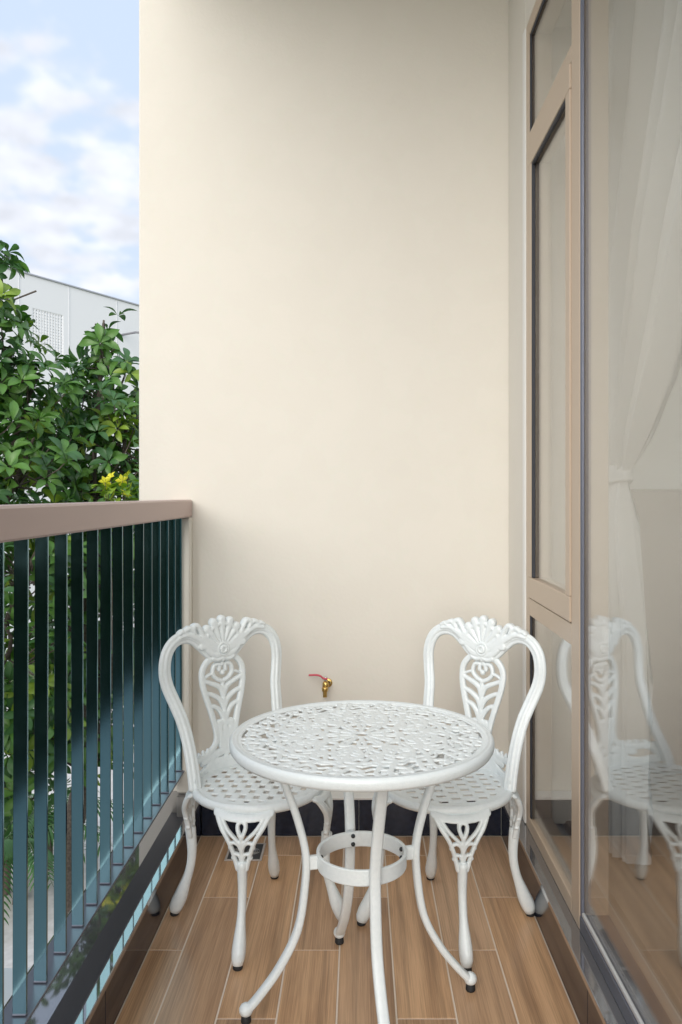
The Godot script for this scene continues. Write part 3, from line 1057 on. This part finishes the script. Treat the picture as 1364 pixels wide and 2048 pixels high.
# ---------------------------------------------------------------- water tap on the end wall
func tap() -> void:
	var t := thing("garden_tap", Vector3(-0.126, 0.567, WALL_Z))
	t.scale = Vector3.ONE * 0.76
	tag(t, "small brass tap with pink red lever on the cream wall", "tap")
	var b := MB.new()
	tube(b, [Vector3(0.008, 0, 0.0), Vector3(0.0, 0, 0.022), Vector3(-0.003, 0.0, 0.045)], [0.011, 0.011, 0.015], 12)
	lathe(b, [Vector2(0.022, 0.0), Vector2(0.022, 0.004), Vector2(0.012, 0.006)], 16, Vector3(0.008, 0, 0.0), Basis(Vector3.RIGHT, PI / 2))
	ball(b, Vector3(-0.003, 0, 0.045), Vector3(0.017, 0.021, 0.017), 14)
	part("body", b, M.brass, t)
	b = MB.new()
	lathe(b, [Vector2(0.0, 0.0), Vector2(0.013, 0.0), Vector2(0.016, -0.008), Vector2(0.015, -0.022), Vector2(0.0105, -0.025), Vector2(0.0105, -0.052), Vector2(0.0075, -0.052), Vector2(0.0075, -0.03), Vector2(0, -0.03)], 16, Vector3(-0.006, -0.008, 0.055))
	part("spout", b, M.brass, t)
	b = MB.new()
	lathe(b, [Vector2(0, 0), Vector2(0.007, 0), Vector2(0.007, 0.012), Vector2(0.0045, 0.014), Vector2(0.0045, 0.022), Vector2(0, 0.022)], 6, Vector3(-0.003, 0.018, 0.045))
	part("stem_nut", b, M.steel, t)
	b = MB.new()
	var path := curve([Vector3(0.006, 0.030, 0.047), Vector3(-0.014, 0.033, 0.050), Vector3(-0.030, 0.046, 0.052), Vector3(-0.05, 0.051, 0.054), Vector3(-0.088, 0.051, 0.058)], 5)
	sweep(b, path, [Vector2(0.009, 0.0048)], ring_of(10), Vector3.UP)
	part("lever", b, M.red, t)

# ---------------------------------------------------------------- floor drain
func drain() -> void:
	var d := thing("floor_drain", Vector3(-0.411, 0.001, -2.912))
	tag(d, "square grey floor drain with two round gratings in the wood floor", "drain")
	var b := MB.new()
	span(b, Vector3(-0.058, 0, -0.062), Vector3(0.058, 0.003, 0.062), 0.0008)
	part("plate", b, mat(0.13, 0.13, 0.13, 0.35, 0.6), d)
	b = MB.new()
	for q in [[-0.066, -0.07, 0.066, -0.0625], [-0.066, 0.0625, 0.066, 0.07], [-0.066, -0.0624, -0.0585, 0.0624], [0.0585, -0.0624, 0.066, 0.0624]]:
		span(b, Vector3(q[0], 0, q[1]), Vector3(q[2], 0.0032, q[3]))
	part("frame", b, mat(0.55, 0.50, 0.46, 0.5, 0.2), d)
	for x in [-0.028, 0.028]:
		b = MB.new()
		for r in [0.008, 0.015, 0.022]:
			lathe(b, [Vector2(r - 0.0016, 0.003), Vector2(r - 0.0016, 0.0045), Vector2(r + 0.0016, 0.0045), Vector2(r + 0.0016, 0.003)], 20, Vector3(x, 0, 0.0))
		part("grating", b, M.steel, d)

# ---------------------------------------------------------------- trees
func leaf_mesh(color: Color, length: float, width: float, droop: float) -> ArrayMesh:
	var b := MB.new()
	var n := 6
	var tint := color
	for k in n + 1:
		var u := float(k) / n
		var half := width / 2 * pow(sin(PI * pow(clampf(u, 0.0, 1.0), 1.25)), 0.75) if k > 0 and k < n else 0.003 * (1 - u)
		var y := length * (0.10 * sin(u * PI) - droop * u * u)
		b.color = Color(tint.r * 1.12 + 0.01, tint.g * 1.10 + 0.01, tint.b * 1.1 + 0.004)
		b.vert(Vector3(0, y - 0.06 * half, -length * u))
		b.color = tint
		b.vert(Vector3(-half, y + half * 0.32, -length * u))
		b.vert(Vector3(half, y + half * 0.32, -length * u))
	for k in n:
		var a := k * 3
		b.tri(a, a + 1, a + 4); b.tri(a, a + 4, a + 3)
		b.tri(a, a + 5, a + 2); b.tri(a, a + 3, a + 5)
	return b.mesh()

func in_view(p: Vector3) -> bool:
	if p.z > -1.0: return false
	var x := VPX + p.x / -p.z * FOCAL
	var y := VPY - (p.y - EYE) / -p.z * FOCAL
	return x > -30 and x < 300 and y > 420 and y < 1850

func tree(called: String, label: String, root: Vector3, fork: Vector3, blobs: Array, density: float, leaf_len: float, tones: Array, group := "trees outside the balustrade") -> void:
	var t := thing(called, root)
	tag(t, label, "tree", group)
	var wood := MB.new()
	var lean := fork - root
	tube(wood, curve([Vector3.ZERO, lean * 0.35 + Vector3(0.10, 0, 0.05), lean * 0.7 + Vector3(-0.06, 0, 0.04), lean], 5), [0.11, 0.105, 0.10, 0.095, 0.09, 0.086, 0.082, 0.078, 0.075, 0.072, 0.07, 0.066, 0.062, 0.058, 0.055, 0.05], 10)
	part("trunk", wood, M.bark, t)
	var meshes := []
	for c in tones:
		meshes.append(leaf_mesh(c, leaf_len, leaf_len * 0.42, 0.16))
		meshes.append(leaf_mesh(c * 0.85, leaf_len * 0.85, leaf_len * 0.36, 0.30))
	var spots := []                                        # [transform, mesh number, nearness]
	var twigs := MB.new()
	for q in blobs:
		var centre: Vector3 = q[0] - root
		var r: float = q[1]
		var limb := MB.new()
		var from := lean * rng.randf_range(0.80, 1.0)
		var bow := (from + centre) / 2 + Vector3(rng.randf_range(-0.15, 0.15), -0.12, rng.randf_range(-0.15, 0.15))
		tube(limb, curve([from, bow, centre, centre + Vector3(rng.randf_range(-0.3, 0.3), 0.45, rng.randf_range(-0.3, 0.3)) * r], 4), [0.030, 0.028, 0.026, 0.024, 0.022, 0.020, 0.018, 0.016, 0.014, 0.011, 0.008, 0.006, 0.003], 7)
		part("limb", limb, M.bark, t)
		var count := int(density * r * r * 60.0)
		for k in count:
			var d := Vector3(rng.randfn(), rng.randfn(), rng.randfn()).normalized()
			var rad := r * pow(rng.randf(), 0.45)
			var tip := centre + Vector3(d.x, d.y * 1.05, d.z) * rad
			var out := (d + Vector3(0, 0.75, 0)).normalized()
			if k % 3 == 0:
				tube(twigs, [tip - out * 0.22 - d * 0.10, tip - out * 0.08, tip], [0.006, 0.0045, 0.003], 4)
			var bright: int = rng.randi_range(0, 99)
			var leaves := rng.randi_range(5, 8)
			var spin := rng.randf() * TAU
			var side := out.cross(Vector3(0.3, 0.2, 0.9)).normalized()
			for j in leaves:
				var a := spin + TAU * j / leaves + rng.randf_range(-0.25, 0.25)
				var dir := (side.rotated(out, a) * 1.0 + out * rng.randf_range(-0.15, 0.75)).normalized()
				var upv := (out - dir * out.dot(dir)).normalized().rotated(dir, rng.randf_range(-0.5, 0.5))
				var size := rng.randf_range(0.7, 1.15)
				var basis := Basis(dir.cross(upv).normalized(), upv, -dir).scaled_local(Vector3.ONE * size)
				var tone: int = 0
				if bright > 86: tone = 2
				elif bright > 38 or rng.randf() < 0.2: tone = 1
				var p := tip + dir * 0.012
				var wp := p + root
				var near := size / maxf(-wp.z, 0.5) if in_view(wp) else 0.0
				spots.append([Transform3D(basis, p), tone * 2 + rng.randi_range(0, 1), near])
	part("twigs", twigs, M.bark, t).set_meta("kind", "stuff")
	spots.sort_custom(func(a, b): return a[2] > b[2])
	var singles := mini(300, spots.size())
	for k in singles:
		if spots[k][2] <= 0.0:
			singles = k
			break
		var o := part("leaf", meshes[spots[k][1]], M.leaf, t)
		o.transform = spots[k][0]
	var joined := {}
	for k in range(singles, spots.size()):
		var key: int = spots[k][1]
		if not joined.has(key): joined[key] = []
		joined[key].append(spots[k][0])
	var all := MB.new()                                    # the rest of the crown, joined
	for key in joined:
		var arr: Array = (meshes[key] as ArrayMesh).surface_get_arrays(0)
		var vs: PackedVector3Array = arr[Mesh.ARRAY_VERTEX]
		var cs: PackedColorArray = arr[Mesh.ARRAY_COLOR]
		var ids: PackedInt32Array = arr[Mesh.ARRAY_INDEX]
		for tr in joined[key]:
			var first := all.v.size()
			all.v.append_array(tr * vs)
			all.c.append_array(cs)
			for n in ids: all.i.append(first + n)
	all.uv.resize(all.v.size())
	if all.v.size():
		part("crown", all, M.leaf, t).set_meta("kind", "stuff")

func unseen_hedge() -> void:  # out of view, added with dark leaves so the bars mirror foliage
	var t := thing("unseen_hedge", Vector3(-2.72, GROUND, 2.0))
	tag(t, "unseen dark leaf screen added for the balustrade bars to mirror", "unseen_hedge")
	var b := MB.new()
	for k in 9:
		var z := -4.5 + k * 1.1
		tube(b, [Vector3(0.1, 0, z), Vector3(-0.05, 2.2, z + 0.1), Vector3(0, 4.3, z)], [0.05, 0.04, 0.02], 6)
	part("stems", b, M.bark, t)
	var lm := [leaf_mesh(Color(0.022, 0.060, 0.026), 0.17, 0.075, 0.2), leaf_mesh(Color(0.035, 0.090, 0.025), 0.16, 0.07, 0.2)]
	for n in 2:
		var mm := MultiMesh.new()
		mm.transform_format = MultiMesh.TRANSFORM_3D
		mm.mesh = lm[n]
		mm.instance_count = 12000
		for k in 12000:
			var p := Vector3(rng.randf_range(-0.6, 0.6), 0, rng.randf_range(-5.2, 5.6))
			var high := 4.75 + 0.30 * sin(p.z * 1.7) + 0.2 * sin(p.z * 4.1 + 1.0)
			p.y = high * (1.0 - pow(rng.randf(), 1.4) * 0.97)
			mm.set_instance_transform(k, Transform3D(Basis.from_euler(Vector3(rng.randf_range(-0.6, 0.9), rng.randf() * TAU, rng.randf_range(-0.6, 0.6))), p))
		var o := MultiMeshInstance3D.new()
		o.name = "foliage"
		o.multimesh = mm
		o.material_override = M.leaf
		o.set_meta("kind", "stuff")
		t.add_child(o, true)

func trees() -> void:
	unseen_hedge()
	var tones := [Color(0.058, 0.150, 0.050), Color(0.098, 0.220, 0.044), Color(0.22, 0.33, 0.04)]
	var P := func(x, y, z, r): return [at_px(x, y, z), r]
	tree("broadleaf_tree", "broadleaf tree whose leafy top rises beside the end wall edge", Vector3(-2.2, GROUND, -5.9), Vector3(-2.0, -0.6, -5.9),
		[P.call(205, 690, 5.6, 0.24), P.call(225, 780, 5.7, 0.36), P.call(150, 850, 5.8, 0.42), P.call(250, 880, 5.6, 0.42), P.call(190, 960, 5.4, 0.46), P.call(110, 930, 6.0, 0.42), P.call(240, 1080, 5.8, 0.5), P.call(150, 1120, 5.5, 0.5), P.call(200, 1280, 5.8, 0.5), P.call(330, 950, 6.0, 0.5), P.call(360, 1180, 6.0, 0.5), P.call(120, 1290, 5.7, 0.38), P.call(170, 1420, 5.9, 0.36), P.call(260, 1440, 6.0, 0.45), P.call(110, 1500, 5.8, 0.28)], 4.9, 0.122, tones)
	tree("broadleaf_tree", "taller broadleaf tree overhanging the open side of the balcony", Vector3(-2.9, GROUND, -4.6), Vector3(-2.75, -0.5, -4.8),
		[P.call(-25, 520, 5.0, 0.17), P.call(-15, 600, 5.0, 0.24), P.call(-45, 670, 5.0, 0.36), P.call(15, 740, 5.1, 0.32), P.call(55, 800, 5.2, 0.34), P.call(-60, 850, 5.0, 0.5), P.call(45, 930, 4.9, 0.36), P.call(-40, 1060, 4.8, 0.45), P.call(60, 1130, 4.8, 0.42), P.call(20, 1300, 4.7, 0.42), P.call(90, 1420, 5.0, 0.32), P.call(30, 1440, 4.8, 0.34), P.call(50, 1540, 5.0, 0.28), P.call(0, 1600, 5.0, 0.26), P.call(-220, 760, 5.0, 0.5), P.call(-240, 1000, 4.8, 0.55)], 4.9, 0.122, tones)
	flowers()
	palm()

func flowers() -> void:
	var petal := MB.new()
	petal.color = Color(0.80, 0.74, 0.06)
	for k in 5:
		var a := TAU * k / 5
		var d := Vector3(cos(a), 0, sin(a))
		var e := Vector3(-sin(a), 0, cos(a))
		var c0 := petal.vert(Vector3(0, 0, 0))
		var c1 := petal.vert(d * 0.022 + e * 0.013 + Vector3.UP * 0.012)
		var c2 := petal.vert(d * 0.042 + Vector3.UP * 0.010)
		var c3 := petal.vert(d * 0.022 - e * 0.013 + Vector3.UP * 0.012)
		petal.tri(c0, c1, c2); petal.tri(c0, c2, c3)
	var m := petal.mesh()
	var t := thing("flowering_shrub", Vector3(-1.42, GROUND, -4.75))
	tag(t, "yellow flowering shrub stems just behind the handrail by the wall", "shrub")
	var n := 0
	for q in [[210, 965], [222, 955], [216, 978], [245, 962], [255, 952], [262, 975], [250, 990], [228, 990]]:
		var p := at_px(q[0], q[1], 4.7 + 0.05 * (n % 3)) - t.position
		var b := MB.new()
		tube(b, curve([Vector3(0.02 * n - 0.08, 0, 0), Vector3(p.x * 0.6, p.y * 0.6, p.z * 0.5 - 0.1), p], 4), [0.010, 0.009, 0.008, 0.007, 0.006, 0.005, 0.004, 0.003, 0.002], 5)
		part("stem", b, M.bark, t)
		var f := part("flower", m, M.leaf, t, p)
		f.rotation = Vector3(rng.randf_range(0.6, 1.4), rng.randf() * TAU, 0)
		for k in 4:
			var lf := part("leaf", leaf_mesh(Color(0.24, 0.36, 0.04), 0.11, 0.05, 0.2), M.leaf, t, p + Vector3(0, -0.03 - 0.02 * k, 0))
			lf.rotation = Vector3(rng.randf_range(-0.2, 0.5), rng.randf() * TAU, 0)
		n += 1

func palm() -> void:
	var blade := leaf_mesh(Color(0.045, 0.12, 0.03), 0.30, 0.035, 0.25)
	for q in [[35, 1600, 8.8, "small green palm in the pale paving with its fronds under the tree crown"], [95, 1680, 9.6, "small green palm in the pale paving seen between the middle bars"], [10, 1730, 9.0, "small green palm in the pale paving beside the aqua canopy roof"]]:
		var at := at_px(q[0], q[1], q[2])
		var t := thing("palm", Vector3(at.x, GROUND, at.z))
		tag(t, q[3], "palm", "palms in the garden below")
		var b := MB.new()
		tube(b, [Vector3.ZERO, Vector3(0.02, 0.35, 0), Vector3(0, 0.65, 0.02)], [0.06, 0.05, 0.04], 8)
		part("trunk", b, M.bark, t)
		for k in 11:
			var a := TAU * k / 11 + rng.randf_range(-0.2, 0.2)
			var d := Vector3(cos(a), 0, sin(a))
			var long := rng.randf_range(0.8, 1.15)
			var rise := rng.randf_range(0.25, 0.65)
			var pts := []
			for j in 8:
				var u := j / 7.0
				pts.append(Vector3(0, 0.65, 0) + d * long * u + Vector3.UP * (rise * u * 1.6 - 0.95 * u * u * long * 0.8))
			b = MB.new()
			b.color = Color(0.06, 0.12, 0.035)
			tube(b, pts, [0.009, 0.008, 0.007, 0.006, 0.005, 0.004, 0.003, 0.002], 4)
			var arr := blade.surface_get_arrays(0)
			var vs: PackedVector3Array = arr[Mesh.ARRAY_VERTEX]
			var ids: PackedInt32Array = arr[Mesh.ARRAY_INDEX]
			for j in range(1, 22):
				var u := j / 22.0 * 7.0
				var base: Vector3 = pts[int(u)].lerp(pts[mini(int(u) + 1, 7)], u - int(u))
				for sd in [-1.0, 1.0]:
					var out: Vector3 = (d * 0.7 + d.cross(Vector3.UP) * sd * 0.9 + Vector3.DOWN * 0.25).normalized()
					var side: Vector3 = out.cross(Vector3.UP).normalized()
					var tr := Transform3D(Basis(side, side.cross(out), -out) * (1.0 - 0.4 * u / 7.0), base)
					var first := b.v.size()
					b.color = Color(0.05, 0.13, 0.035)
					for v in vs: b.vert(tr * v)
					for n in ids: b.i.append(first + n)
			part("frond", b, M.leaf, t)
